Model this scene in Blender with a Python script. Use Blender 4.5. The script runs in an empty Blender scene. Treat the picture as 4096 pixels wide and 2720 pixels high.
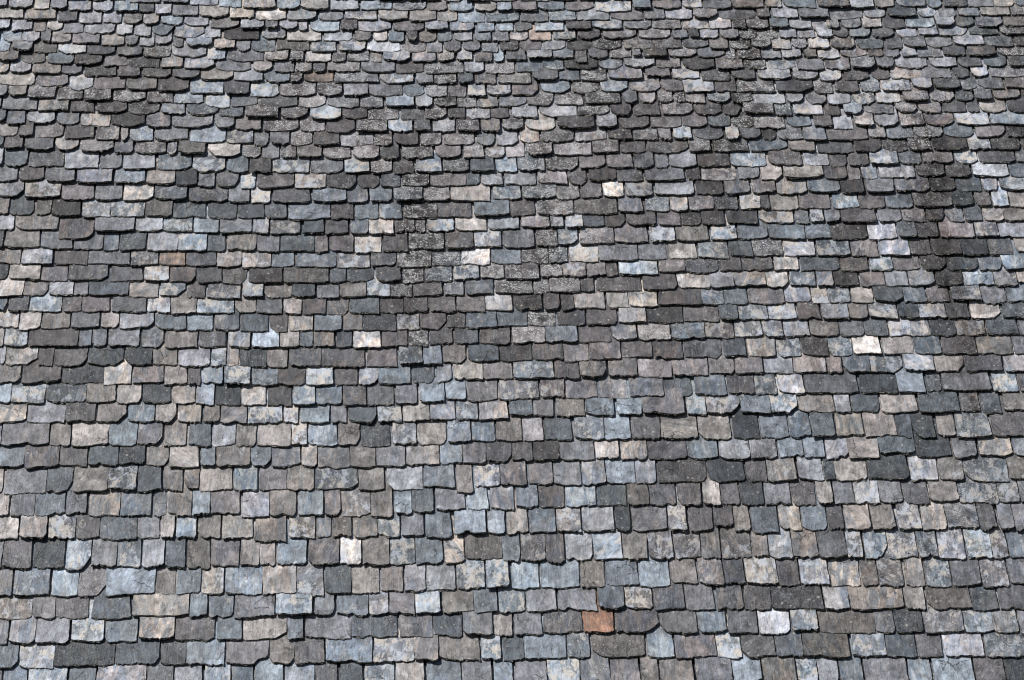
import bpy, math, random
import numpy as np
from mathutils import Vector, Matrix

# ------------------------------------------------------------------ camera
scn = bpy.context.scene
R = math.radians
FPX = 12000.0                # focal length in photo pixels (4096 wide)
PITCH = R(60)                # roof pitch
ELEV = R(9.5)               # camera looks up at the roof
DIST = 17.3
CAM = Vector((0, 0, 1.7))
FWD = Vector((0, math.cos(ELEV), math.sin(ELEV)))
UP = Vector((0, -math.sin(ELEV), math.cos(ELEV)))
RT = Vector((1, 0, 0))
cd = bpy.data.cameras.new('camera')
cam = bpy.data.objects.new('camera', cd)
scn.collection.objects.link(cam)
cam.location = CAM
cam.rotation_euler = (R(90) + ELEV, 0, 0)
cd.sensor_width = 36.0
cd.lens = 36.0 * FPX / 4096.0
cd.clip_end = 500
scn.camera = cam

# ------------------------------------------------------------------ light
U = Vector((1, 0, 0))
V = Vector((0, math.cos(PITCH), math.sin(PITCH)))
N = Vector((0, -math.sin(PITCH), math.cos(PITCH)))
SUN = (-0.52 * U + 0.50 * V + 0.70 * N).normalized()
w = bpy.data.worlds.new('World')
scn.world = w
w.use_nodes = True
nt = w.node_tree
sky = nt.nodes.new('ShaderNodeTexSky')
sky.sky_type = 'NISHITA'
sky.sun_disc = False
sky.sun_elevation = math.asin(SUN.z)
sky.sun_rotation = math.atan2(SUN.x, SUN.y)
bg = nt.nodes['Background']
bg.inputs['Strength'].default_value = 0.05
nt.links.new(sky.outputs[0], bg.inputs[0])
sl = bpy.data.lights.new('sun', 'SUN')
sl.energy = 5.0      # clear high sun from the upper left
sl.angle = R(0.5)
sl.color = (1.0, 0.98, 0.96)
so = bpy.data.objects.new('sun', sl)
scn.collection.objects.link(so)
so.rotation_euler = SUN.to_track_quat('Z', 'Y').to_euler()
scn.cycles.filter_width = 1.1
scn.view_settings.view_transform = 'Standard'
scn.view_settings.look = 'None'
scn.view_settings.exposure = 0.0
scn.view_settings.gamma = 1.0

# ------------------------------------------------------------------ roof plane
CEN = CAM + FWD * DIST                      # the roof point in the middle of the view
# roof axes: x along the rows, y up the slope, z off the roof; origin low on the slope
ROOT = CEN - V * 3.6

def roof_xy(px, py, h=0.03):
    """where the sight line of a spot measured in the photograph meets the roof"""
    d = FWD * FPX + RT * (px - 2048) - UP * (py - 1360)
    P0 = CEN + N * h
    t = (P0 - CAM).dot(N) / d.dot(N)
    q = CAM + d * t - ROOT
    return q.dot(U), q.dot(V)

# ------------------------------------------------------------------ survey of the slates
# per row: left edge , butt line , tone + marks ; the next left edge closes a slate
# tone: hue letter b blue, g grey, p purple brown, w warm, o orange + lightness digit
# marks: x blotched, s lichen speckled, c chipped right corner, k chipped left corner
SURVEY = """
@0 2380 1.1528
-10,115,w5x 148,112,p5 258,112,p4 420,115,b4 610,103,w6 875,105,b5 963,108,b5 1080,108,g5 1272,100,b6x 1450,98,g5 1553,98,b5 1703,95,g6x 1795,93,p5 1918,90,b7x 2040,85,w5 2190,87,b5 2303,87,b5x 2431
-40,230,g5 42,228,g6 163,228,g6 328,220,b6x 483,222,b5k 642,210,w6 808,213,p4 1000,212,b5 1120,208,w6c 1325,210,b5 1408,205,g5 1625,198,b4 1845,198,g5 2003,192,b4 2135,192,g5k 2277,192,w6 2373
-50,340,b5 90,343,g6x 248,333,b3 530,325,b4 740,325,g4 860,325,b6 1042,325,p5c 1243,320,w5 1360,318,p4 1502,315,b6 1720,313,g5x 1912,308,w6 2028,303,w5 2222,303,b6x 2323,305,b4 2423
-90,455,g5 12,452,b6 125,450,b6 315,447,b5 443,445,g6 677,442,g5 802,440,g6 942,438,b6x 1070,435,b5 1175,432,b6 1313,430,b6 1455,428,g4 1565,426,b4 1683,424,b6x 1825,422,w6 1968,420,b5 2132,418,g5 2280,416,b6 2378
@2048 2380 1.1528
70,80,g6 213,75,g5 400,72,b4 525,65,w5x 660,72,g4 805,75,g5 950,72,p4 1075,75,p4 1203,70,g3 1445,72,g6 1563,70,w5 1817,72,w6 1918,70,w4k 2127,75,b4 2255,70,g4 2420
12,187,g5 145,180,g4 332,178,O5 478,175,p4c 688,180,p4k 860,175,b5 1000,183,g4 1140,185,g8 1295,172,b5x 1423,180,w4 1680,178,g4 1775,178,b3 1905,178,g5x 2092,177,b6x 2228,177,g5x 2347,178,g6 2440
62,298,b6 257,295,b5x 373,290,w4k 627,292,b6 755,292,p5 952,295,b6x 1065,290,p4k 1223,287,b4 1347,290,w4 1572,287,b5x 1732,292,b4 1877,290,p4 2000,288,g7x 2190,290,b4s 2440
17,412,g5 168,411,b6x 318,410,g5 460,409,p5 597,408,w5 687,408,w5 853,407,g5 1025,407,b6 1163,406,w5 1320,406,b5x 1418,406,g6 1517,405,b5 1630,405,g5 1833,405,b6 1950,405,b6 2143,405,p4 2285,405,b3 2440
@0 2050 1.1528
-50,22,w6 48,22,g5 160,18,b5 303,10,g5 408,20,w6 555,22,b5 707,20,g5 770,18,w5 887,15,b6 973,10,p5 1115,28,g6 1247,20,w5 1375,18,b5 1500,18,p5 1580,20,w5x 1713,27,w5 1823,12,b6 1903,5,b4 2010,-7,g6 2157,-8,b6 2263,-10,g6 2381
-40,128,w7k 90,127,w6 222,125,g5x 350,122,p4 460,130,b4 635,123,g5 738,122,w7 812,120,b6 910,120,w5k 1025,124,w6 1172,138,w5 1330,122,w5x 1463,118,g5 1535,115,w4 1630,120,w5 1745,115,b5x 1855,112,g5 1963,122,b5 2097,105,b6 2250,102,b6 2338,102,w6 2441
-60,260,g5 8,262,p4 150,260,b3 300,268,b6xc 420,253,g5 540,255,b5x 655,257,g6 762,258,b4 860,263,w4 970,250,p5 1107,248,w6 1200,245,w6 1280,243,b6 1420,248,p4k 1570,243,w8x 1673,248,w5 1800,243,b4x 1920,240,b5 2050,237,w6 2147,220,w4 2320,230,b5 2403
-50,390,g5 62,388,b5 235,390,b7 358,388,p5c 487,385,b6 717,382,w5 812,378,b5 930,380,w6x 1040,383,b6 1213,382,w6 1370,388,g5x 1500,378,b4 1625,377,w6 1758,367,w5 1867,370,g6 1968,362,g6 2107,357,b5x 2245,355,b6x 2362
@2048 2050 1.1528
80,97,b5 208,93,p5s 325,90,g6 480,90,b3 557,88,p5 727,88,p5s 820,90,p4 933,68,p4 1028,90,w5 1110,100,b4 1240,85,w6 1343,85,b5 1465,85,p4 1540,83,w6 1665,83,w5 1783,82,p5s 1895,85,w6 2013,75,g4s 2163,83,g4 2250,83,g5 2325,85,g5 2430
42,228,p4s 160,236,p4 250,223,g6 380,220,b6x 515,220,w5 637,220,p4x 757,213,p4s 878,215,w5 970,215,w4x 1115,208,w5 1190,215,g6 1300,213,w5 1420,215,g4 1550,215,g5x 1630,212,b5xc 1740,213,g5s 1880,210,b4s 1970,220,g6x 2105,215,b6x 2220,213,p4s 2297,210,b5 2430
0,358,b6 135,352,b6 320,352,w5 437,342,b5 590,347,b6 735,330,w5 868,337,p5x 985,332,g4 1083,335,w6x 1233,345,p4 1335,338,g7x 1475,343,w6 1620,342,w4 1697,345,p4s 1820,345,w6 1915,348,b5s 2035,342,g5 2170,347,p5s 2300,335,g5 2430
@2048 1720 1.1528
20,362,b5 130,362,p4 250,358,b6 395,352,b4 535,352,w4 640,352,p4 765,352,p4k 885,355,w6 968,348,p4 1057,350,b3 1167,345,g5 1293,350,p4 1412,347,w6 1490,345,g5 1585,345,g6x 1700,340,g5 1812,345,g4 1930,333,w5 2067,340,b4s 2250,338,g4s 2347,338,g5 2430
53,57,p6 155,50,b4 290,48,b5s 430,50,b6 553,45,p4 690,45,w5 862,48,w6k 1025,45,b3 1150,40,b5 1285,37,b5 1385,40,b4 1497,32,w5 1630,35,w6 1780,38,b4 1855,40,b3k 1965,33,w5 2053,43,b5s 2220,33,p4 2430
2,147,p4 100,145,p3 225,145,g5 387,135,w7 503,140,w6 632,137,p4 812,135,b5 957,142,g6k 1103,137,g5 1235,127,b6 1350,132,b6 1452,135,g6 1557,138,w6 1697,112,b4 1867,128,b3 2040,133,g5 2157,122,w6 2318,122,b5 2430
80,255,p5 195,258,g5 328,258,g6 440,250,b6 575,250,g6 677,245,p3 907,242,b3k 1083,240,p4k 1180,240,w5 1325,235,g6 1445,235,b4 1497,238,w6 1645,232,b3 1840,235,g6x 1973,235,w5 2090,240,b4sk 2297,230,w5 2430
@0 1720 1.1528
-100,75,g6 5,75,p5 228,78,w5 332,78,w6 500,78,b5 632,70,g5c 757,78,w5 868,80,b4 975,77,g6 1092,82,w5 1188,80,w6 1345,72,w6x 1420,75,b6 1560,75,w5c 1665,80,b3 1813,73,g5x 1925,70,w6 2065,62,b6 2178,57,b5 2290,57,w5 2414
-30,172,b5 113,178,p4 273,170,p4 410,170,b4 548,162,b3 675,167,w5c 780,180,w6 925,172,b5 998,172,w5 1155,172,b5kc 1253,170,g5 1390,172,w6 1467,177,p5 1617,177,w5 1737,172,g5 1873,163,w6 2030,158,b6 2137,158,p5 2245,152,g4c 2363
-40,292,w6 18,297,g5 213,290,b4c 338,290,w5 498,282,b4x 632,288,b4 755,285,w5 850,275,w5k 920,283,w6 1077,283,b6 1195,280,p5 1325,282,w5 1452,277,b4xc 1655,282,w5 1780,280,g6k 1955,268,b5 2107,297,w6 2190,263,g6x 2310,262,p5 2441
@0 1430 1.1528
-60,125,w5 100,122,p4 282,122,b3 480,128,w7 610,122,p5 757,130,w6 867,130,p4 935,125,b6 1035,132,b5x 1163,133,b5 1285,133,p4 1412,135,b6x 1545,132,p4 1655,130,g6xc 1747,128,b5 1902,123,b4c 2013,117,g6 2095,107,w7 2230,103,p5 2371
-30,210,b7 52,215,b5x 210,212,b4xk 400,213,w5 540,218,w6 657,215,b3x 793,217,w6k 903,223,b6 993,225,b3 1113,225,w7 1235,228,p3 1350,227,b6x 1457,223,b5 1583,228,p4 1695,225,g4 1823,220,g5 1935,213,b6 2057,200,b6 2155,205,p5 2303,198,p5s 2494
-20,303,w6 125,305,g6 303,303,p4 445,303,w5c 590,300,b5 718,303,w6c 820,303,w6 937,303,w5 1017,308,p5 1143,308,b5x 1307,305,g6x 1385,305,b6 1527,303,g5 1610,303,b4c 1743,303,b5x 1858,297,w6 1985,292,g6 2107,292,b5x 2210,293,w6 2350,273,b4 2461
@2048 1430 1.1528
10,103,b5x 197,103,p4 315,97,w5c 447,93,p5 587,95,p6 743,88,p5 912,80,p5 1030,80,p5 1165,77,g6 1300,73,w6 1457,75,p5 1532,72,b5k 1658,72,b4xc 1810,68,g6 1955,70,w6c 2095,70,g4 2275,70,g6 2430
133,190,p4x 248,190,p5 405,192,p6 545,187,g5 707,187,b4 845,180,b5 997,173,p4 1123,177,b4x 1235,170,g7x 1355,168,g4 1607,168,b3 1783,168,b6 1917,160,b4 1990,158,g5 2222,163,b6x 2345,160,g5 2430
100,275,p5 203,275,w5 342,272,b5 485,270,b6 605,270,p5 807,268,b6x 900,265,g5xc 1058,262,b5 1197,260,b6xc 1325,255,w5 1493,258,g6 1570,255,b4 1707,257,w6 1880,260,b4 2075,255,p4s 2170,260,b4 2270,247,w5 2430
@0 1140 1.1528
-30,60,w7 107,52,w5c 225,50,g6 340,50,g5 410,52,b4 595,60,w6 738,55,b5xc 863,63,p4 955,68,g5x 1118,62,b6x 1218,62,w5k 1348,60,b4 1463,65,g5 1567,60,w5 1695,57,b6x 1802,60,p3s 1907,55,p4 2050,52,g5s 2150,48,b5 2285,45,p4s 2461
-20,120,b5c 38,127,g4 135,127,b6x 285,127,p4 377,128,p5 515,130,g4 677,130,g6x 790,140,w6 907,135,b6x 1085,130,w6k 1183,135,g5 1307,138,w6 1395,140,p4 1510,140,w5 1613,135,b4 1753,133,p4 1863,130,p4 1975,128,p4k 2105,127,p5 2240,122,g7x 2367
-20,200,w6x 87,212,w7 188,205,w5 327,203,g5 465,200,w6c 553,203,g6 713,210,b5k 865,213,b6 990,213,g5 1108,220,b4 1243,222,p4k 1337,218,w6 1450,217,b5 1582,213,w5 1677,218,b3 1832,210,g5x 1940,208,p4c 2065,200,p4 2150,203,b5 2295,193,b5 2436
-20,287,w6 18,287,b5x 130,287,p4 362,287,b5 425,287,g5 500,287,g5 652,293,g5c 763,295,w5 917,290,g4 1052,292,g6 1162,295,b7 1290,295,w6 1383,290,b5 1447,290,w5 1552,293,b4 1628,297,w7 1760,290,p4 1887,288,p3s 1982,278,p4 2098,275,b4 2215,277,p4 2360
-40,372,g6 25,372,w6c 175,378,p4 250,378,p4c 403,372,b4c 573,375,b3k 705,373,w5 825,380,g6 973,380,b5x 1045,378,w6 1103,383,b3 1233,388,w5k 1335,383,g4 1483,383,p4 1690,383,p5 1843,373,b4x 1953,372,b6 2045,365,w5c 2160,358,b4 2308,355,p3 2459
@2048 1140 1.1528
100,43,p4s 175,38,p5s 320,35,p4 388,30,p4 605,28,p4 768,18,w7 917,18,g6 1030
10,120,p3k 150,120,p4 230,120,p4 292,112,w6 440,110,w6k 543,105,w6 678,97,p4 880,95,b5x 985,95,b5 1093,92,p5 1262,82,g6 1387,90,w6x 1467,87,b5x 1570,88,w6 1673,85,b4c 1810,87,b5 1918,85,p5 2028,78,b5x 2170,88,g5k 2287,82,b5 2430
75,192,p4s 210,190,g4 347,187,p4 492,180,w6s 625,178,g3 795,172,p4 960,168,b4 1047,165,b5x 1187,163,g6x 1320,162,p4 1432,163,g6 1558,160,w5 1650,157,g5x 1785,157,b4 1880,157,g5x 2008,158,g4 2118,160,w7c 2265,157,b4 2430
5,272,p6s 157,270,b5 310,268,p4 465,258,g5xk 585,258,w6s 738,253,b5 893,248,p4x 1030,243,g5x 1163,245,g5xk 1257,240,g6 1378,238,w5 1515,240,g5 1630,238,b4 1742,238,g6x 1935,238,b3 2055,237,p4x 2195,232,b4 2345,232,g5 2430
98,352,p4 243,357,p5 360,350,p5 510,337,p4 653,343,p4 797,340,g4c 977,335,b4 1092,335,w6 1228,335,b5xk 1342,330,p3 1465,333,b5xk 1577,325,w8 1715,322,w6 1860,325,b5 1990,325,p4 2150,325,w5 2320,325,g5 2430
@0 870 1.1528
-30,60,g6 70,60,w5k 268,105,p4c 438,72,g5 625,68,g6 752,70,b5x 893,75,b6 1013,77,g5 1165,78,g6x 1247,80,g4x 1395,78,b4 1500,80,g4 1617,82,b5 1703,82,w7x 1823,70,p4s 1917,70,p5s 1973,67,b6x 2100,65,w7 2250,57,g6 2403
-20,145,b3 17,143,w5 188,147,g5 340,150,g5r 478,157,b5 553,157,b4 680,162,g6 822,160,b6x 957,160,b4 1047,157,w5 1187,163,g5 1293,160,b4 1453,165,p5 1517,160,p4 1637,167,w6x 1767,163,p4 1885,150,p3s 2055,148,p4 2190,140,g6x 2317,143,g5 2474
-30,213,w5 97,220,g6 250,220,p4 405,220,g5 603,227,g4x 735,225,o5 857,228,g4 1000,233,w6 1117,237,w6x 1253,233,b5 1365,233,b5 1555,235,g5x 1710,230,g4 1830,235,p4s 1993,225,b4s 2132,222,w8 2267,217,b5 2408
-30,290,b3c 42,290,w6 187,297,p5 315,293,g4 508,297,g4 665,298,w6x 782,302,p4c 905,305,g4k 1027,313,w4c 1147,308,p3 1307,308,w4 1520,303,b4 1600,300,b4c 1733,302,g4k 1858,308,p4s 1963,300,b4s 2093,290,b5x 2217,285,w5s 2330,292,p4s 2494
@2048 850 1.1528
1030,345,w6 1178,350,w7c 1285,340,b5x 1410,345,g6 1492,345,p3 1608,342,p5 1727,345,g6 1835,345,g6c 1960,343,p3 2090,337,b7 2230,343,g5x 2335,332,w7 2430
42,73,p6s 180,75,g5s 247,77,g6x 330,70,b4 432,67,w4c 530,63,p4k 675,65,p5 783,63,p3 877,62,p3 993,55,g3 1143,53,w5xk 1310,57,g5 1380,50,g5x 1445,48,g5 1520,50,p4 1690,45,g5 1803,45,p5 1917,40,p4c 2005,45,g6k 2090,45,b4 2180,43,w6 2273,43,w5 2430
113,158,p4s 215,155,b5xc 315,150,p5s 475,143,p5 640,137,g6x 760,135,w5 920,130,b6x 1043,125,b5 1187,128,b5 1357,125,b5 1475,128,p3 1648,128,g7 1783,122,b4 1870,118,p3 1977,120,p6 2140,117,g5x 2250,118,g6 2430
47,237,p4s 170,238,b4s 268,233,w7x 405,228,g5 585,223,g5 725,217,w6 860,215,b5x 1007,208,b4 1117,207,g4s 1257,203,g7x 1410,205,b4x 1567,208,p5 1700,203,g7 1840,198,p4 1943,200,p4 2080,203,b3 2203,200,g4 2325,190,w6 2430
133,302,p5s 237,303,p5x 345,297,p5 437,297,p4 495,293,b7x 680,280,p5 803,283,g4 957,275,p4 1063,272,p4 1210,270,w7x 1333,272,b4 1520,275,w4 1655,270,b6x 1763,268,p5 1890,270,p3kc 2010,270,b4 2157,270,b5c 2270,270,b6 2430
@0 610 1.1528
-20,60,g6 20,68,b5 133,70,g4 298,80,g6 460,80,g5 567,83,g6 727,85,b5 887,95,b5xk 1045,98,b5 1150,100,p3 1257,98,b5x 1433,98,g5 1590,98,b6x 1713,100,p5s 1815,103,p4 1917,98,b7x 2043,95,g4s 2168,95,b4 2288,95,b6 2391
-30,137,g5 85,135,p4 207,142,g5 353,147,g6 525,147,b6 673,153,w6 812,157,b3 913,163,g5 1000,163,g4c 1110,172,b6x 1187,170,p4 1360,172,p5x 1507,170,g3xc 1650,165,p3k 1757,165,b4 1855,163,p3s 1985,160,p5 2153,153,b4 2222,155,g6 2330,152,g6 2481
-20,205,g6c 115,212,w5x 283,222,p5 437,225,g5 570,227,w7 713,222,b4 870,230,g4 1053,235,g5 1160,237,w6x 1257,237,g4 1443,235,b5 1603,235,g5 1707,230,b5 1817,230,b5s 1955,228,p5s 2080,230,w6 2272,220,b5x 2411
-20,287,w5 43,290,b4 165,290,w4 238,297,p3 377,303,g5x 512,302,b5x 670,300,w4 797,303,b4 957,310,b4 1097,308,g4 1223,308,b4 1330,315,b5 1527,312,p3 1640,313,b5 1750,310,b5x 1865,307,p3s 2018,303,p4 2185,300,b5 2353,297,p4 2481
@2048 590 1.1528
30,113,b5s 160,108,p4sc 313,100,p5 440,98,p5 568,103,g4c 663,100,g5 733,98,g6 860,92,p4 1012,93,b6x 1185,90,p4k 1350,87,g6 1470,93,p4 1557,88,p4 1653,85,g6x 1790,82,b5 1897,77,p5 2047,77,b6x 2157,75,g4 2330,72,g5 2430
120,170,p6s 260,175,p4kc 357,160,p3 487,162,g4 617,160,g5 805,150,p3 877,155,p5x 1047,150,g5 1150,157,w7c 1257,150,w6 1445,153,p4 1553,155,p5 1617,150,g6 1697,145,g6 1867,137,p3 2005,140,p3 2127,140,g7 2300,140,b5 2430
50,240,b5s 207,243,w5s 320,237,p4 423,233,w8 527,232,g4x 660,225,g6 853,223,p3 983,220,g5 1110,215,p5x 1225,220,w6 1367,212,b5 1520,217,p3 1637,215,g5 1770,207,g5 1933,205,p3 2053,208,b4 2175,203,g6 2255,205,b5x 2430
120,318,p4s 290,313,w4 493,305,g5 617,300,b5s 733,300,w6 820,293,p5 937,290,g3 1055,290,w7x 1150,290,g4 1195,293,w6 1327,288,p5 1483,285,b6x 1607,285,p4 1727,282,b5 1857,280,p4 2037,275,b3 2140,275,p4 2220,278,b7x 2300,280,w6 2430
@0 320 1.7284
-20,45,w6 250,50,p5 480,73,g6x 650,70,p5 870,78,w5 1092,90,p4 1313,100,b6x 1552,110,g4 1733,123,b6x 1938,120,p5s 2194,118,p4s 2379
-20,122,g5 58,122,w5 193,135,p4s 397,143,p4s 580,150,p4s 785,155,p4s 1015,163,p4s 1205,172,b6s 1420,200,b6xk 1605,190,g5 1800,192,g4 2067,200,p6s 2265,200,g5s 2491
-20,200,g5 15,213,g5 263,222,w5s 490,225,p4 665,232,p4 887,245,p3 1117,247,g6 1290,250,b5 1522,263,b4 1700,270,p4s 1945,272,p4s 2145,285,b7x 2366
-20,295,b4 48,315,g5 185,307,g6 393,318,g5 557,323,w6x 768,328,p3 1010,338,p5 1190,335,g5k 1483,345,g5 1630,352,p5 1822,362,p4s 2075,362,p5s 2258,372,p4 2466
-20,397,w5 135,400,p4 247,405,p5 447,415,p4 665,425,w5x 835,428,w6 895,428,b6s 1068,425,g5k 1315,440,b6 1567,445,g5x 1760,462,g5 1867,455,g5 2010,463,p5s 2170,463,p4 2358
-20,465,b5 30,483,p4 170,493,g5 380,490,w7k 550,505,p5s 793,515,g5 937,515,p4sk 1155,523,g5 1233,522,w4 1435,538,w7k 1675,545,w4s 1815,548,g5 1945,548,p4s 2055,545,p5 2235,553,p5s 2441
@1366 320 1.7284
18,118,g6 193,118,g5 432,120,b5 587,127,g6s 740,122,p5 875,123,g6x 1007,113,g5x 1180,113,p5c 1383,93,b6 1603,98,p4s 1797,93,b6x 1995,87,p5x 2223,85,p5 2379
130,197,g5s 307,192,b6 513,200,g6s 640,193,p3s 803,197,p4s 945,197,w5x 1095,187,g5s 1290,185,p4sc 1477,178,p5s 1690,175,p3s 1945,170,g5 2060,163,p6x 2193,165,p5s 2310,160,p4s 2385
5,278,p4 187,283,p4s 410,280,g4 583,278,p4s 740,275,p4 867,275,g6x 1035,272,p4 1180,268,g6s 1372,260,g6s 1637,253,p3s 1865,255,p4 2025,252,p4 2225,248,p5s 2451
105,370,p4s 323,367,b7x 503,363,g4 633,367,g6s 797,367,p4s 967,367,w5 1117,355,p4s 1275,355,w6s 1493,348,p3 1767,343,g6s 1925,342,p4 2143,338,p5 2364
-3,463,g6s 235,463,p4s 367,460,p4 550,463,p4s 710,460,p5s 940,460,g5 1073,458,g6 1237,443,w7 1387,437,p4s 1617,427,p6s 1847,420,p4 2020,420,p4x 2195,420,p5s 2297,415,b6x 2443
80,560,p6s 270,560,g4 415,553,p4s 650,547,p6 845,548,p5s 1000,543,w5x 1140,537,p7s 1280,533,p5s 1473,528,p6s 1740,512,p5s 1933,510,p4 2120,510,p4 2411
@2730 320 1.7284
15,97,g6x 235,90,p4 385,93,p4s 650,93,g4c 915,103,p4sk 1057,93,p4 1240,85,b5s 1380,85,g6x 1590,75,g6 1740,73,g4 1933,75,g5 2050,70,g5k 2240,67,p5 2430
25,167,p5x 175,163,b5s 345,160,p3s 500,167,g6s 725,167,g6 860,173,g5k 1010,178,g6 1187,178,g5x 1347,165,w7x 1530,158,p5s 1720,155,p5s 1897,150,b4 2025,147,g5 2155,135,w5 2350,130,p4 2430
87,247,p4 290,250,p4c 430,243,p4s 645,253,b4s 770,247,g7x 985,250,p4 1117,245,b6 1260,240,g5 1478,233,p5sk 1637,235,p5x 1810,228,g4 1975,230,g4 2065,230,w6 2253,232,g4 2430
3,333,p5 185,330,b4 345,337,p3s 502,343,p5s 725,330,b5 910,333,p4 1050,348,g6 1193,328,w6x 1335,327,g6 1510,323,p6s 1690,322,p5 1897,318,g7x 2133,317,b6 2430
82,415,g4 303,425,w6x 405,415,g4 557,420,p3 665,423,g5s 845,427,g6 1005,423,p5 1293,408,w6s 1417,410,b5 1610,405,g5s 1817,403,b5 2035,405,p5 2250,402,g3 2430
50,503,p4s 215,500,p3s 467,495,b5 740,497,w5 935,512,g4 1197,505,p3c 1390,500,p3 1570,497,p4sk 1735,497,p3 1983,487,g5x 2145,490,p3 2355,495,p4 2430
@0 0 1.7284
-20,-18,g6 150,-14,w6 300,-8,g6 450,-3,g6 590,8,g6 755,5,g6 895,28,g5 1120,25,b5 1313,40,g6 1515,58,b6 1680,70,w6 1920,73,b6 2080,80,w6 2285,78,g6 2498
-20,52,g6 62,65,g6 235,70,w6 350,72,g6 473,80,g6 640,83,g6 793,88,b6 962,95,g4 1075,107,g6 1195,115,g5 1378,127,w6 1590,140,w6 1770,155,w7 1990,150,g6 2205,147,g5 2385
-20,133,w6 175,143,w5 400,153,g4 545,167,g6 713,165,g6 850,172,w5c 990,177,w6 1110,178,b6 1273,187,g6 1457,203,w5 1665,210,g6 1837,210,g5 1932,213,g6 2065,218,g6 2145,225,b6 2355,217,p4 2481
-20,205,g6 82,218,g6 230,222,w5 325,213,w7 440,235,g5 590,240,g6 807,247,g6 930,257,g6 1050,250,b5c 1205,275,g6c 1420,273,g7 1545,280,p3 1810,272,g5x 1985,288,w7 2237,290,g6 2456
-20,280,g6 15,293,b6 155,297,g6 280,293,g5 357,303,w6 500,310,p5 703,325,w6 865,320,g5 963,325,g6 1075,310,g6c 1195,335,g4 1285,333,b6 1480,345,w6 1633,357,g5 1737,363,b5 1910,355,w4 2150,370,b5x 2345,367,g5x 2536
-20,365,b6 85,365,g5 235,367,w4 400,380,g6s 605,387,g4 807,392,g5 990,403,w4s 1190,403,g6k 1435,420,b6x 1575,430,g5k 1830,427,p5x 2005,432,p4s 2115,437,w7 2303,440,p4s 2401
-20,433,w5 137,442,w4 327,450,b5 515,455,p3 720,463,p5 887,473,g3 1115,477,w6 1277,490,g6c 1493,500,g5k 1750,503,w6 1900,507,g5 2045,507,w5s 2167,508,g4 2265,505,p5s 2496
-20,507,w6 70,510,g6 223,515,w5 425,515,g5 583,530,p3 818,540,p5x 985,543,w4 1195,553,g5 1390,563,w6 1617,570,g6 1823,573,b5 2010,575,p4s 2100,573,o5 2315,578,g5s 2626
@1366 0 1.7284
-70,2,g6 50,5,g6 255,10,g6 455,12,g5 540,10,g6 700,15,g6 855,18,b5 1030,20,g5 1240,15,g6 1440,12,b5 1640,5,g5 1880,2,g6 2100,-2,g5 2361
137,73,b6 355,80,g5s 595,80,p5 745,83,b6 925,87,w6 1080,87,b6 1187,83,p5 1360,80,b5 1557,80,p5 1760,92,b6x 2015,72,b5 2153,68,p5 2366
28,143,g5x 262,150,w6 470,155,w6 665,155,w6 815,160,b6 1000,157,b5 1243,157,g5 1440,155,b6 1630,152,g6 1863,148,p5k 2095,140,g5 2245,138,g6 2436
120,223,g6 360,225,p4 580,222,g6 750,223,g6 940,227,b6 1075,220,b6 1203,220,g5 1340,222,b6x 1555,215,p4 1735,215,b5x 1957,210,g5s 2153,210,p4s 2365
95,292,w5 220,290,w7 327,298,b5 450,295,p4 537,297,w5 667,295,b5 783,290,g6 923,292,b5 1045,293,g5 1167,285,p6x 1300,288,o6 1467,280,b5x 1635,280,p4 1810,275,p5 2060,275,p5s 2290,272,g5 2405
175,370,g7s 420,367,p5s 590,370,g6 713,365,g5 840,362,g5 977,365,g6 1100,358,p3 1240,360,p5 1400,355,g6 1560,353,p3 1740,350,p3s 1955,350,p4x 2157,343,p4 2366
40,433,g4s 205,440,w5s 293,435,g6 487,435,p6 663,430,w6s 800,427,g6x 923,433,p4 1055,433,b6 1140,423,g5 1285,418,g6 1467,412,b6 1617,450,w4 1713,412,g5 1857,408,p5s 2015,403,g5 2090,405,w4 2265,400,p5s 2470
137,510,g5 380,513,p4 583,515,g4s 857,512,g6 995,515,p5s 1210,503,b5 1395,490,b5s 1545,485,p3 1780,485,b6 1958,475,g6s 2180,475,p5 2366
265,585,g6xk 515,587,g5k 643,585,p4s 808,585,b4 923,587,p4x 1080,585,w5s 1320,568,g5 1507,560,b5 1655,565,p3s 1850,557,g6 2100,535,p5 2293,550,g6x 2491
@2730 0 1.7284
-100,-3,g5 120,-5,g5 330,-8,w5 520,-6,g5 700,-8,b5 900,-6,g5 1120,-4,g5 1300,-8,g6 1500,-10,g5 1700,-12,b5 1900,-12,g4 2100,-14,w5 2300,-14,g5 2430
5,62,p5x 150,65,g5 350,62,w5 575,55,w6 700,63,b5 937,62,p4 1167,65,g6 1335,57,w6 1485,53,b5 1695,57,b6 1805,53,g4 1980,55,g5 2160,53,w6 2310,47,b5 2430
75,137,p5s 255,138,g5 520,132,p4 625,133,g6 810,138,g5 1027,138,g5 1260,128,g6 1420,123,b4 1635,120,b5x 1775,127,g5 1910,118,g5 2065,115,w6 2275,112,p5 2430
5,208,p5x 190,207,w8 352,205,p3 450,208,p4s 607,207,b5 745,207,g6 903,210,g6 1000,207,w6 1103,203,g5 1250,198,w7 1393,203,g4 1553,197,b6 1755,193,g6 1897,193,g4 2035,195,g5 2225,190,w5 2430
45,268,g4 125,277,g6 265,275,g6 400,278,p3s 530,275,w4s 673,270,g6 800,267,g6 930,268,g7 1047,267,g4 1160,260,b5c 1320,265,g4 1485,260,g6s 1637,250,g6 1780,253,g6c 1985,245,b4 2200,245,p4s 2430
5,337,g4 193,350,w5 330,345,p4s 483,343,p4s 623,350,w6s 763,347,g5s 877,345,g6x 1030,343,p4x 1210,347,b4k 1415,343,g4 1535,337,g5 1690,330,g5 1880,323,g6 2097,330,b4 2305,325,p4 2430
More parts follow.
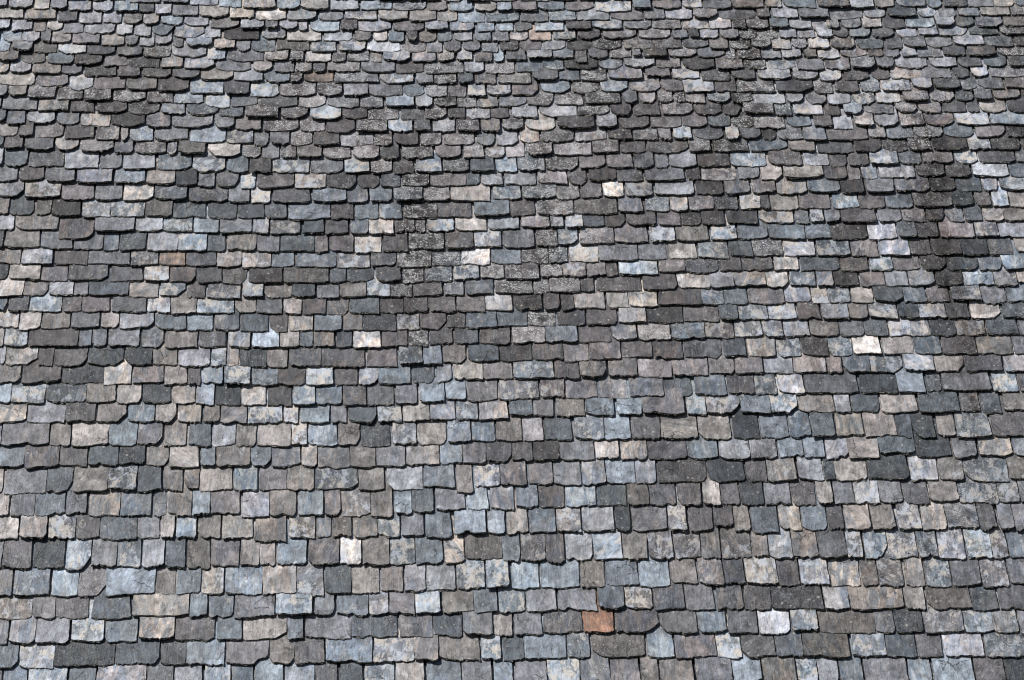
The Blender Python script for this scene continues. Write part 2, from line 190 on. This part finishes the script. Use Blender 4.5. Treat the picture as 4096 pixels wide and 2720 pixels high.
107,405,g5 305,413,g5s 385,412,p4s 550,410,g6 695,407,g6s 840,403,w4 940,412,g6x 1100,403,p5x 1287,400,p4 1400,402,g5 1523,397,g6 1633,400,g5 1805,393,g4 1975,395,p4 2185,393,p4s 2430
5,487,p3 235,487,p5 433,487,p4s 600,485,b5x 800,495,g5 993,490,p5x 1170,487,g5s 1350,477,g5 1480,480,g6 1715,470,g6 1915,472,g4 2090,467,b5 2263,465,g4 2430
135,567,g4 345,557,g4 525,557,g6s 765,558,g6s 955,567,g6x 1120,563,p4 1307,553,p4 1447,550,w6s 1670,547,g5 1877,543,g4 2000,540,g7x 2135,537,g5s 2430
"""
SP_Y = [0, 600, 1200, 1700, 2000, 2200, 2720, 3400]
SP = [40, 52, 66, 86, 96, 108, 98, 102]

slates = []          # x0, x1, y, tone, marks, seen
rng = random.Random(7)
def synth_tone(py):
    h = rng.choice('bggppww' if py > 900 else 'bgggpw')
    return h + str(rng.choice((4, 5, 5, 6))), rng.choice(('', '', 'x'))
X = Y = 0; K = 1.0
for line in SURVEY.strip().splitlines():
    t = line.split()
    if not t:
        continue
    if t[0][0] == '@':
        X, Y, K = float(t[0][1:]), float(t[1]), float(t[2])
        continue
    row = []
    for a, b in zip(t, t[1:]):
        x, y, c = a.split(',')
        x2 = float(b.split(',')[0])
        row.append([X + float(x) / K, X + x2 / K, Y + float(y) / K, c[:2], c[2:], True])
    slates += row
    for side in (0, 1):                 # carry the row on past the edge of the photograph
        if (side == 0 and X == 0) or (side == 1 and row[-1][1] > 4085):
            e = row[0] if side == 0 else row[-1]
            x = e[0] if side == 0 else e[1]
            y = e[2]
            tot = 0
            while tot < 900:
                wd = rng.uniform(65, 165) * (0.75 + y / 2720 * 0.35)
                tn, mk = synth_tone(y)
                yy = y + rng.uniform(-6, 6)
                slates.append([x - wd, x, yy, tn, mk, False] if side == 0 else [x, x + wd, yy, tn, mk, False])
                x += -wd if side == 0 else wd
                tot += wd
# rows above and below the picture
def synth_row(yl):
    x = -900.0
    while x < 5000:
        wd = rng.uniform(65, 165) * (0.75 + yl / 2720 * 0.35)
        tn, mk = synth_tone(yl)
        xx = min(max(x, 0), 4096)
        slates.append([x, x + wd, yl + 30 * math.sin(xx / 4096 * math.pi * 0.85) * (1 if yl < 0 else 0)
                       - (xx / 4096 * 38 if yl > 2000 else 0) + rng.uniform(-5, 5), tn, mk, False])
        x += wd
for k in range(9):
    synth_row(-52 - 37 * k)
for k in range(4):
    synth_row(2720 + 172 + 105 * k)

# ------------------------------------------------------------------ materials
def new_mat(name):
    m = bpy.data.materials.new(name)
    m.use_nodes = True
    return m, m.node_tree.nodes, m.node_tree.links

def slate_material():
    m, nd, lk = new_mat('slate')
    bs = nd['Principled BSDF']
    def math_(op, a, b=None, c=None, clamp=False):
        n = nd.new('ShaderNodeMath'); n.operation = op; n.use_clamp = clamp
        for i, v in enumerate((a, b, c)):
            if v is None: continue
            if isinstance(v, (int, float)): n.inputs[i].default_value = v
            else: lk.new(v, n.inputs[i])
        return n.outputs[0]
    def attr(name):
        n = nd.new('ShaderNodeAttribute'); n.attribute_name = name
        return n
    def noise(vec, scale, detail=3, rough=0.55, st=(1, 1, 1), dist=0.0):
        mp = nd.new('ShaderNodeMapping'); mp.inputs['Scale'].default_value = st
        lk.new(vec, mp.inputs[0])
        n = nd.new('ShaderNodeTexNoise'); n.inputs['Scale'].default_value = scale
        n.inputs['Detail'].default_value = detail; n.inputs['Roughness'].default_value = rough
        n.inputs['Distortion'].default_value = dist
        lk.new(mp.outputs[0], n.inputs['Vector'])
        return n.outputs[0]
    def rng_(v, a, b, c=0.0, d=1.0, smooth=True):
        n = nd.new('ShaderNodeMapRange')
        n.interpolation_type = 'SMOOTHSTEP' if smooth else 'LINEAR'
        for i, q in enumerate((v, a, b, c, d)):
            if isinstance(q, (int, float)): n.inputs[i].default_value = q
            else: lk.new(q, n.inputs[i])
        return n.outputs[0]
    def mix(f, a, b, mode='MIX'):
        n = nd.new('ShaderNodeMix'); n.data_type = 'RGBA'; n.blend_type = mode
        for s, v in ((0, f), (6, a), (7, b)):
            if isinstance(v, (int, float)): n.inputs[s].default_value = v
            elif isinstance(v, tuple): n.inputs[s].default_value = v
            else: lk.new(v, n.inputs[s])
        return n.outputs[2]
    loc = attr('local').outputs['Vector']
    tone = attr('tone').outputs['Color']
    par = nd.new('ShaderNodeSeparateColor'); lk.new(attr('marks').outputs['Color'], par.inputs[0])
    patch_a, lich_a, band_a = par.outputs[0], par.outputs[1], par.outputs[2]
    tc = nd.new('ShaderNodeTexCoord').outputs['Object']

    mott = noise(loc, 30, 8, 0.70, (1, 0.75, 1))
    cloud = noise(loc, 13, 5, 0.62, (1, 0.6, 1), 0.5)
    grain = noise(loc, 1, 5, 0.65, (85, 8, 60), 0.7)
    fine = noise(loc, 320, 3, 0.6)
    tl = nd.new('ShaderNodeRGBToBW'); lk.new(tone, tl.inputs[0])
    tlum = rng_(tl.outputs[0], 0.02, 0.22, 0.35, 1.0, False)      # dark slates take less of the pale film
    g1 = rng_(mott, 0.36, 0.64, 0.66, 1.36, False)
    g2 = rng_(grain, 0.34, 0.66, 0.77, 1.25, False)
    g3 = rng_(fine, 0.3, 0.7, 0.76, 1.24, False)
    g4 = rng_(cloud, 0.36, 0.64, 0.72, 1.30)
    g = math_('MULTIPLY', math_('MULTIPLY', g1, g2), math_('MULTIPLY', g3, g4))
    # colour bands inside a slate: warm on one part, blue on the other
    band = rng_(noise(loc, 1, 2, 0.5, (20, 5, 10), 0.8), 0.47, 0.54)
    warm = mix(1.0, tone, (1.34, 1.22, 1.10, 1), 'MULTIPLY')
    cool = mix(1.0, tone, (0.70, 0.77, 0.85, 1), 'MULTIPLY')
    col = mix(math_('MULTIPLY', band_a, 0.9), tone, mix(band, cool, warm))
    # flaked layers: crisp-edged plates inside a slate, each a little lighter or darker
    wn = nd.new('ShaderNodeTexNoise'); wn.inputs['Scale'].default_value = 22; wn.inputs['Detail'].default_value = 6
    lk.new(loc, wn.inputs['Vector'])
    ws = nd.new('ShaderNodeVectorMath'); ws.operation = 'SCALE'; ws.inputs['Scale'].default_value = 0.07
    lk.new(wn.outputs['Color'], ws.inputs[0])
    wa = nd.new('ShaderNodeVectorMath'); wa.operation = 'ADD'; lk.new(loc, wa.inputs[0]); lk.new(ws.outputs[0], wa.inputs[1])
    fv = nd.new('ShaderNodeTexVoronoi'); fv.inputs['Scale'].default_value = 9
    lk.new(wa.outputs[0], fv.inputs['Vector'])
    fs_ = nd.new('ShaderNodeSeparateColor'); lk.new(fv.outputs['Color'], fs_.inputs[0])
    flake = rng_(fs_.outputs[0], 0.0, 1.0, 0.78, 1.24, False)
    g = math_('MULTIPLY', g, flake)
    hsv = nd.new('ShaderNodeVectorMath'); hsv.operation = 'SCALE'
    lk.new(col, hsv.inputs[0]); lk.new(g, hsv.inputs['Scale'])
    col = hsv.outputs[0]
    # dark algae patches, with their own shape
    dk = rng_(noise(loc, 17, 6, 0.68, (1.0, 0.8, 1)), 0.54, 0.66)
    col = mix(math_('MULTIPLY', dk, math_('ADD', math_('MULTIPLY', patch_a, 0.35), 0.35)), col, (0.042, 0.036, 0.035, 1))
    # pale worn or lichened blotches
    thr = math_('SUBTRACT', 0.63, math_('MULTIPLY', patch_a, 0.17))
    pt = noise(loc, 20, 8, 0.74, (1.0, 0.62, 1))
    pm = rng_(pt, thr, math_('ADD', thr, 0.07))
    pc = mix(rng_(noise(loc, 12, 1), 0.45, 0.55), (0.56, 0.51, 0.45, 1), (0.50, 0.53, 0.58, 1))
    col = mix(math_('MULTIPLY', math_('MULTIPLY', pm, tlum), math_('ADD', math_('MULTIPLY', patch_a, 0.60), 0.35), clamp=True), col, pc)
    # pale rain streaks down the slope
    rs = rng_(noise(loc, 1, 4, 0.65, (75, 6, 30), 0.6), 0.56, 0.70)
    col = mix(math_('MULTIPLY', math_('MULTIPLY', rs, tlum), math_('ADD', math_('MULTIPLY', patch_a, 0.5), 0.25)), col, (0.42, 0.43, 0.46, 1))
    # long algae stains running over the rows
    sa = attr('stain').outputs['Fac']
    sn_ = rng_(noise(tc, 1, 4, 0.6, (22, 3.5, 1)), 0.38, 0.62, 0.70, 1.30)
    sm_ = math_('MULTIPLY', math_('MULTIPLY', sa, sn_), 1.12, clamp=True)
    col = mix(sm_, col, mix(1.0, col, (0.25, 0.205, 0.19, 1), 'MULTIPLY'))
    lich_a = math_('ADD', lich_a, math_('MULTIPLY', sa, 0.12), clamp=True)
    # powdery white lichen film in loose clusters
    fm = math_('MULTIPLY', rng_(noise(loc, 15, 4, 0.6), 0.46, 0.60), rng_(noise(loc, 170, 4, 0.75), 0.42, 0.58))
    col = mix(math_('MULTIPLY', fm, math_('MULTIPLY', lich_a, 0.6)), col, (0.50, 0.50, 0.51, 1))
    # hairline cracks
    vo = nd.new('ShaderNodeTexVoronoi'); vo.feature = 'DISTANCE_TO_EDGE'; vo.inputs['Scale'].default_value = 7
    wv = nd.new('ShaderNodeTexNoise'); wv.inputs['Scale'].default_value = 30; wv.inputs['Detail'].default_value = 4
    lk.new(loc, wv.inputs['Vector'])
    w2_ = nd.new('ShaderNodeVectorMath'); w2_.operation = 'SCALE'; w2_.inputs['Scale'].default_value = 0.05
    lk.new(wv.outputs['Color'], w2_.inputs[0])
    w3_ = nd.new('ShaderNodeVectorMath'); w3_.operation = 'ADD'; lk.new(loc, w3_.inputs[0]); lk.new(w2_.outputs[0], w3_.inputs[1])
    lk.new(w3_.outputs[0], vo.inputs['Vector'])
    crk = math_('MULTIPLY', rng_(vo.outputs['Distance'], 0.008, 0.020, 1.0, 0.0), rng_(noise(loc, 5, 2), 0.60, 0.64))
    col = mix(math_('MULTIPLY', crk, 0.75), col, (0.012, 0.011, 0.011, 1))
    # lichen spots
    def spots(scale, rmax, seed_scale, amt, c, pwr=3.0, lo=0.42, hi=0.58):
        nonlocal col
        v = nd.new('ShaderNodeTexVoronoi'); v.inputs['Scale'].default_value = scale
        ad = nd.new('ShaderNodeVectorMath'); ad.operation = 'ADD'
        nn = nd.new('ShaderNodeTexNoise'); nn.inputs['Scale'].default_value = 160
        lk.new(loc, nn.inputs['Vector'])
        sc = nd.new('ShaderNodeVectorMath'); sc.operation = 'SCALE'; sc.inputs['Scale'].default_value = 0.006
        lk.new(nn.outputs['Color'], sc.inputs[0]); lk.new(loc, ad.inputs[0]); lk.new(sc.outputs[0], ad.inputs[1])
        lk.new(ad.outputs[0], v.inputs['Vector'])
        s = nd.new('ShaderNodeSeparateColor'); lk.new(v.outputs['Color'], s.inputs[0])
        pw = math_('POWER', s.outputs[0], pwr)
        r = math_('MULTIPLY', pw, rmax)
        mk = rng_(v.outputs['Distance'], math_('MULTIPLY', r, 0.6), r, 1.0, 0.0)
        cl = rng_(noise(loc, seed_scale, 3), lo, hi)
        col = mix(math_('MULTIPLY', math_('MULTIPLY', mk, cl), amt, clamp=True), col, c)
    spots(75, 0.55, 14, math_('ADD', math_('MULTIPLY', lich_a, 0.75), 0.12), (0.50, 0.49, 0.45, 1))
    spots(150, 0.80, 16, math_('MULTIPLY', lich_a, 0.95), (0.55, 0.55, 0.54, 1), 1.6, 0.40, 0.56)
    spots(42, 0.45, 9, 0.50, (0.46, 0.43, 0.38, 1))
    # broken butt and side faces: shade painted near black, lit olive bits painted pale
    edge = attr('edge').outputs['Fac']
    ec = mix(rng_(noise(loc, 90, 3), 0.49, 0.62), (0.014, 0.013, 0.011, 1), (0.27, 0.25, 0.20, 1))
    col = mix(math_('MULTIPLY', edge, 0.92), col, ec)
    lk.new(col, bs.inputs['Base Color'])
    bs.inputs['Roughness'].default_value = 0.62
    lk.new(rng_(mott, 0.3, 0.7, 0.42, 0.72), bs.inputs['Roughness'])
    bs.inputs['Specular IOR Level'].default_value = 0.4
    # riven surface: cleavage steps plus grain
    rv = noise(loc, 15, 5, 0.55, (1, 0.7, 1), 0.6)
    st = math_('PINGPONG', math_('MULTIPLY', rv, 4.0), 0.5)
    h = math_('ADD', math_('MULTIPLY', rv, 1.2), math_('MULTIPLY', rng_(st, 0.2, 0.3), 0.25))
    h = math_('ADD', h, math_('MULTIPLY', grain, 0.30))
    h = math_('ADD', h, math_('MULTIPLY', fine, 0.12))
    h = math_('ADD', h, math_('MULTIPLY', fs_.outputs[0], 0.45))
    h = math_('SUBTRACT', h, math_('MULTIPLY', crk, 0.35))
    bp = nd.new('ShaderNodeBump'); bp.inputs['Strength'].default_value = 0.9
    bp.inputs['Distance'].default_value = 0.006
    lk.new(h, bp.inputs['Height'])
    lk.new(bp.outputs[0], bs.inputs['Normal'])
    return m
MAT = slate_material()
mb, nd_, lk_ = new_mat('weathered_boarding')
nn_ = nd_.new('ShaderNodeTexNoise'); nn_.inputs['Scale'].default_value = 6
rp_ = nd_.new('ShaderNodeValToRGB')
rp_.color_ramp.elements[0].color = (0.03, 0.025, 0.02, 1); rp_.color_ramp.elements[1].color = (0.07, 0.055, 0.04, 1)
lk_.new(nn_.outputs[0], rp_.inputs[0]); lk_.new(rp_.outputs[0], nd_['Principled BSDF'].inputs['Base Color'])
nd_['Principled BSDF'].inputs['Roughness'].default_value = 0.9

# ------------------------------------------------------------------ algae stains
# long dark stains that run down over many rows: centre x, centre y, half width, half length (photo px), strength
STAINS = [(3700, 560, 55, 150, .8), (3740, 780, 60, 160, .9), (3785, 1000, 55, 160, .9), (3825, 1190, 45, 130, .8),
          (3880, 1400, 38, 130, .75), (3905, 1590, 34, 120, .7), (3640, 450, 60, 120, .3),
          (1450, 500, 60, 130, .7), (1520, 620, 50, 110, .6), (1650, 700, 55, 180, .75), (1675, 980, 60, 200, .75), (1640, 1190, 60, 130, .6),
          (1790, 330, 50, 130, .6), (1800, 600, 45, 130, .4), (2175, 700, 50, 170, .55), (2190, 980, 45, 200, .5),
          (2420, 260, 180, 110, .5), (2680, 380, 120, 90, .5), (2450, 560, 130, 90, .5), (2990, 170, 60, 170, .75), (2960, 420, 60, 120, .5),
          (2860, 640, 60, 110, .4), (600, 300, 170, 110, .4), (430, 420, 150, 90, .45), (760, 380, 70, 120, .4), (1120, 420, 50, 110, .4),
          (1900, 1330, 140, 110, .35), (2150, 1230, 160, 130, .35), (1200, 330, 45, 130, .45), (4060, 300, 45, 250, .45), (1250, 560, 45, 120, .35),
          (3200, 330, 60, 110, .35), (3100, 900, 50, 140, .3), (2620, 760, 60, 140, .35), (100, 760, 110, 70, .35), (2100, 1790, 90, 110, .3),
          (3300, 1250, 50, 150, .25), (2650, 1500, 60, 170, .25), (960, 1150, 150, 60, .3), (2900, 1050, 60, 130, .3)]
def stain_at(x, y):
    k = 0.0
    for (cx, cy, rx, ry, a) in STAINS:
        dx = (x - cx) / (rx * 1.15); dy = (y - cy) / (ry * 1.1)
        q = dx * dx + dy * dy
        if q < 6: k = max(k, a * math.exp(-q * 0.8))
    return k

# ------------------------------------------------------------------ one slate
LIGHT = {'3': 0.034, '4': 0.072, '5': 0.140, '6': 0.255, '7': 0.375, '8': 0.52}
LIGHT_LOW = {'3': 0.042, '4': 0.090, '5': 0.160, '6': 0.262, '7': 0.36, '8': 0.52}
HUE = {'O': (1.80, 0.98, 0.62), 'b': (0.86, 1.00, 1.15), 'g': (0.965, 0.99, 1.085), 'p': (1.06, 0.97, 1.00),
       'w': (1.075, 0.995, 0.95), 'o': (1.26, 0.98, 0.84)}
THMAX = 0.0125
PROF = [0.0, 0.05, 0.14, 0.32, 0.55, 0.85, 1.25, 2.25]

def smooth(a, b, x):
    t = min(max((x - a) / (b - a), 0), 1)
    return t * t * (3 - 2 * t)

def rd_(py): return 1 - smooth(520, 1000, py)
def build_slate(s, r, n):
    px0, px1, py, tone, marks, seen = s
    py -= 3
    sp = float(np.interp(py, SP_Y, SP))
    u0, v0 = roof_xy(px0, py)
    u1, v1 = roof_xy(px1, py)
    e = roof_xy(0.5 * (px0 + px1), py - sp)[1] - v0
    wd = u1 - u0
    u0 += r.uniform(0.0, 0.002)
    u1 -= r.choice((0.005, 0.007, 0.009, 0.013)) * r.uniform(0.8, 1.2) + 0.0045 * rd_(py)
    w2 = u1 - u0
    th = r.uniform(0.50, 1.0) * THMAX
    lift = THMAX * 2.3 + r.uniform(-0.001, 0.0065) + (r.uniform(0.004, 0.011) if r.random() < 0.06 + 0.16 * rd_(py) else 0)
    twist = r.uniform(-0.0035, 0.0035)
    rot = r.gauss(0.008, 0.009)
    shear = r.gauss(0.035, 0.010)
    # how round the butt is: dressed round near the top of the roof, nearly square lower down
    rd = 1 - smooth(520, 1000, py)
    amp = (0.055 + 0.25 * rd)
    al = amp * r.uniform(0.15, 1.35); ar = amp * r.uniform(0.15, 1.35)
    pw = r.uniform(2.2, 4.0) * rd + r.uniform(5, 10) * (1 - rd)
    if rd > 0.5 and r.random() < 0.40:      # a few square ones among them
        al *= 0.25; ar *= 0.25
    chipR = chipL = None
    if 'c' in marks: chipR = (r.uniform(0.18, 0.34), r.uniform(0.22, 0.45))
    if 'k' in marks: chipL = (r.uniform(0.15, 0.28), r.uniform(0.15, 0.32))
    if not marks and r.random() < 0.10: chipR = (r.uniform(0.06, 0.18), r.uniform(0.06, 0.2))
    if not marks and r.random() < 0.07: chipL = (r.uniform(0.06, 0.16), r.uniform(0.06, 0.18))
    slope = r.gauss(0, 0.03)
    pc_ = r.uniform(0.8, 1.7)
    nick = (r.uniform(0.15, 0.85), r.uniform(0.08, 0.2), r.uniform(0.04, 0.11)) if r.random() < 0.3 else None
    ph = [r.uniform(0, 6.28) for _ in range(4)]
    rg_ = r.choice((0.004, 0.008, 0.016)) * (1 + 0.9 * rd)
    rag = [r.gauss(0, rg_) for _ in range(n + 1)]
    def butt(t, rg):
        d = 2 * t - 1
        b = (al if d < 0 else ar) * abs(d) ** pw + slope * d + rg
        b += 0.022 * math.sin(5 * t * 1.3 + ph[0]) + 0.008 * math.sin(11 * t + ph[1])
        if nick and abs(t - nick[0]) < nick[1]: b += nick[2] * (1 - abs(t - nick[0]) / nick[1])
        if chipR and t > 1 - chipR[0]: b += chipR[1] * ((t - 1 + chipR[0]) / chipR[0]) ** pc_
        if chipL and t < chipL[0]: b += chipL[1] * ((chipL[0] - t) / chipL[0]) ** pc_
        return b * e
    B = [butt(i / n, rag[i]) for i in range(n + 1)]
    ga = [r.uniform(0, 6.28) for _ in range(5)]
    gk = (r.uniform(20, 45), r.uniform(20, 45), r.uniform(50, 90), r.uniform(50, 90))
    M = len(PROF)
    sideL = [r.gauss(0, 0.0012) for _ in range(M)]
    sideR = [r.gauss(0, 0.0012) for _ in range(M)]
    taper = r.gauss(0.0, 0.015)
    Ltot = PROF[-1] * e
    def pt(i, j, ins=0.0, down=0.0, dz=0.0):
        t = i / n
        s_ = PROF[j] * e
        k = max(0.0, 1 - PROF[j] / 1.25)
        y = s_ + B[i] * k
        if PROF[j] * e < B[i] and j: y = max(y, B[i] + s_ * 0.4)
        xl = u0 + sideL[j] + taper * w2 * PROF[j]
        xr = u1 + sideR[j] - taper * w2 * PROF[j]
        x = xl + (xr - xl) * t
        if i == 0: x -= ins
        if i == n: x += ins
        y -= down
        xm = x - 0.5 * (u0 + u1) - shear * y
        X_ = 0.5 * (u0 + u1) + xm * math.cos(rot) - y * math.sin(rot)
        Y_ = v0 + y * math.cos(rot) + xm * math.sin(rot)
        hb = lift * (1 - y / Ltot) + twist * (t - 0.5) * k
        rel = 0.0010 * (math.sin(gk[0] * x + ga[0]) * math.sin(gk[1] * y + ga[1]) + 0.6 * math.sin(gk[2] * x + gk[3] * y + ga[2]))
        return (X_, Y_, hb + th + rel * k + dz)
    verts = []; faces = []; edge = []; stn = []
    def stv(i, j): return stain_at(px0 + (px1 - px0) * i / n, py - PROF[j] * sp)
    # top face
    for j in range(M):
        for i in range(n + 1):
            verts.append(pt(i, j)); edge.append(0.0); stn.append(stv(i, j))
    W = n + 1
    for j in range(M - 1):
        for i in range(n):
            a = j * W + i
            faces.append((a, a + 1, a + 1 + W, a + W))
    ntop = len(faces)
    # ragged rim: from the left head corner round the butt to the right head corner, three layers
    ring = [(0, j) for j in range(M - 1, 0, -1)] + [(i, 0) for i in range(n + 1)] + [(n, j) for j in range(1, M)]
    layers = []
    prev = 0.0
    for q, dz in enumerate((0.0, 0.34, 0.68, 1.0)):
        row = []
        for (i, j) in ring:
            if q == 0: ins = down = 0.0
            else:
                ins = abs(r.gauss(0, 0.0008)) if j else 0
                down = (0.0016 * q * r.random() + abs(r.gauss(0, 0.0030))) if j == 0 else 0
            p = pt(i, j, ins, down)
            row.append(len(verts)); verts.append((p[0], p[1], p[2] - th * dz)); edge.append(0.15 if q == 0 else 1.0); stn.append(stv(i, j))
        layers.append(row)
    for q in range(3):
        for a in range(len(ring) - 1):
            faces.append((layers[q][a], layers[q + 1][a], layers[q + 1][a + 1], layers[q][a + 1]))
    # colour data
    low = smooth(1200, 1900, py)
    c = (LIGHT[tone[1]] * (1 - low) + LIGHT_LOW[tone[1]] * low) * r.uniform(0.90, 1.12)
    hu = HUE[tone[0]] if not (tone[0] == 'p' and low > 0.5) else (1.02, 0.98, 1.035)
    col = tuple(c * hu[k_] * r.uniform(0.985, 1.015) for k_ in range(3))
    up = 1 - smooth(500, 1250, py)
    if 's' in marks and low > 0.3: marks = marks.replace('s', 'x'); lich = r.uniform(0.25, 0.5)
    elif 's' in marks: lich = r.uniform(0.7, 1.0)
    else: lich = r.uniform(0, 0.22) + 0.25 * up * r.random()
    if 'x' in marks: patch = r.uniform(0.65, 1.0)
    else: patch = r.choice((0.0, 0.1, 0.2, 0.45)) * r.random() + 0.05
    if tone[1] == '3' or tone[0] in 'oO': patch *= 0.4
    band = r.choice((0.0, 0.25, 0.6, 1.0)) * r.uniform(0.5, 1)
    if 'x' in marks: band = max(band, 0.6)
    seed = Vector((r.uniform(0, 40), r.uniform(0, 40), r.uniform(0, 40)))
    ang = r.gauss(0, 0.08) if r.random() < 0.8 else r.gauss(0.0, 0.4)
    ca, sa = math.cos(ang), math.sin(ang)
    cx = 0.5 * (u0 + u1)
    local = []
    for (x, y, z) in verts:
        a, b = x - cx, y - v0
        local.append((a * ca - b * sa + seed.x, a * sa + b * ca + seed.y, z + seed.z))
    return dict(v=verts, f=faces, ntop=ntop, edge=edge, stain=stn, local=local, col=col + (1,), marks=(patch, lich, band, 1),
                base=(cx, v0, 0.0), tone=tone, mk=marks)

def make_mesh(name, items, origin):
    vs = []; fs = []; sm = []; ed = []; lo = []; co = []; mk = []; sn = []
    ox, oy, oz = origin
    for d in items:
        o = len(vs)
        vs += [(x - ox, y - oy, z - oz) for (x, y, z) in d['v']]
        fs += [tuple(q + o for q in f) for f in d['f']]
        sm += [True] * d['ntop'] + [False] * (len(d['f']) - d['ntop'])
        ed += d['edge']; sn += d['stain']; lo += d['local']
        co += [d['col']] * len(d['v']); mk += [d['marks']] * len(d['v'])
    me = bpy.data.meshes.new(name)
    me.from_pydata(vs, [], fs)
    me.polygons.foreach_set('use_smooth', sm)
    me.attributes.new('edge', 'FLOAT', 'POINT').data.foreach_set('value', ed)
    me.attributes.new('stain', 'FLOAT', 'POINT').data.foreach_set('value', sn)
    me.attributes.new('local', 'FLOAT_VECTOR', 'POINT').data.foreach_set('vector', np.array(lo, 'f').ravel())
    me.attributes.new('tone', 'FLOAT_COLOR', 'POINT').data.foreach_set('color', np.array(co, 'f').ravel())
    me.attributes.new('marks', 'FLOAT_COLOR', 'POINT').data.foreach_set('color', np.array(mk, 'f').ravel())
    me.materials.append(MAT)
    me.update()
    return me

# ------------------------------------------------------------------ the roof
house = bpy.data.objects.new('slate_roofed_building', None)
scn.collection.objects.link(house)
house.location = ROOT
house['label'] = 'old building seen only by its steep roof of weathered grey slates in uneven overlapping rows'
house['category'] = 'building'

# boarding under the slates: horizontal planks with open joints; the mesh of the roof itself
vs = []; fs = []
y = roof_xy(2048, 3150)[1]; ytop = roof_xy(2048, -420)[1]
while y < ytop:
    h = 0.15
    o = len(vs)
    for (x, yy, z) in ((-5, y, -.03), (5, y, -.03), (5, y + h, -.03), (-5, y + h, -.03),
                       (-5, y, -.006), (5, y, -.006), (5, y + h, -.006), (-5, y + h, -.006)):
        vs.append((x, yy, z))
    fs += [tuple(q + o for q in f) for f in ((0, 3, 2, 1), (4, 5, 6, 7), (0, 1, 5, 4), (1, 2, 6, 5), (2, 3, 7, 6), (3, 0, 4, 7))]
    y += h + 0.004
me = bpy.data.meshes.new('roof')
me.from_pydata(vs, [], fs); me.materials.append(mb)
roof = bpy.data.objects.new('roof', me)
scn.collection.objects.link(roof)
roof.parent = house
roof.rotation_euler = (PITCH, 0, 0)

def part(name, me, origin, label=None, kind=None):
    o = bpy.data.objects.new(name, me)
    scn.collection.objects.link(o)
    o.parent = roof
    o.location = origin
    if label: o['label'] = label
    if kind: o['kind'] = kind
    return o

def shown(s):                                 # how large a slate shows in the photograph
    x0, x1, y = max(s[0], 0), min(s[1], 4096), s[2]
    sp = float(np.interp(y, SP_Y, SP))
    y0, y1 = max(y - sp, 0), min(y, 2720)
    return max(0, x1 - x0) * max(0, y1 - y0) if s[5] else 0
order = sorted(range(len(slates)), key=lambda i: -shown(slates[i]))
big = set(order[:100])
rest = []
WORD = {'b': 'blue grey', 'g': 'grey', 'p': 'purplish grey', 'w': 'warm beige grey', 'o': 'rusty brown', 'O': 'rusty orange'}
for i, s in enumerate(slates):
    r = random.Random(1000 + i)
    d = build_slate(s, r, 18 if i in big else 12)
    if i in big:
        t = d['tone']; lab = None
        if t[0] in 'oO': lab = WORD[t[0]] + ' slate'
        elif t[1] in '78': lab = 'pale, nearly white slate' if t[1] == '8' else 'light ' + WORD[t[0]] + ' slate'
        elif t[1] == '3': lab = 'dark ' + WORD[t[0]] + ' slate'
        elif 'x' in d['mk']: lab = WORD[t[0]] + ' slate with pale blotches'
        elif 'c' in d['mk'] or 'k' in d['mk']: lab = WORD[t[0]] + ' slate with a broken corner'
        part('slate', make_mesh('slate', [d], d['base']), d['base'], lab)
    else:
        rest.append(d)
part('slates', make_mesh('slates', rest, (0, 0, 0)), (0, 0, 0), kind='stuff')
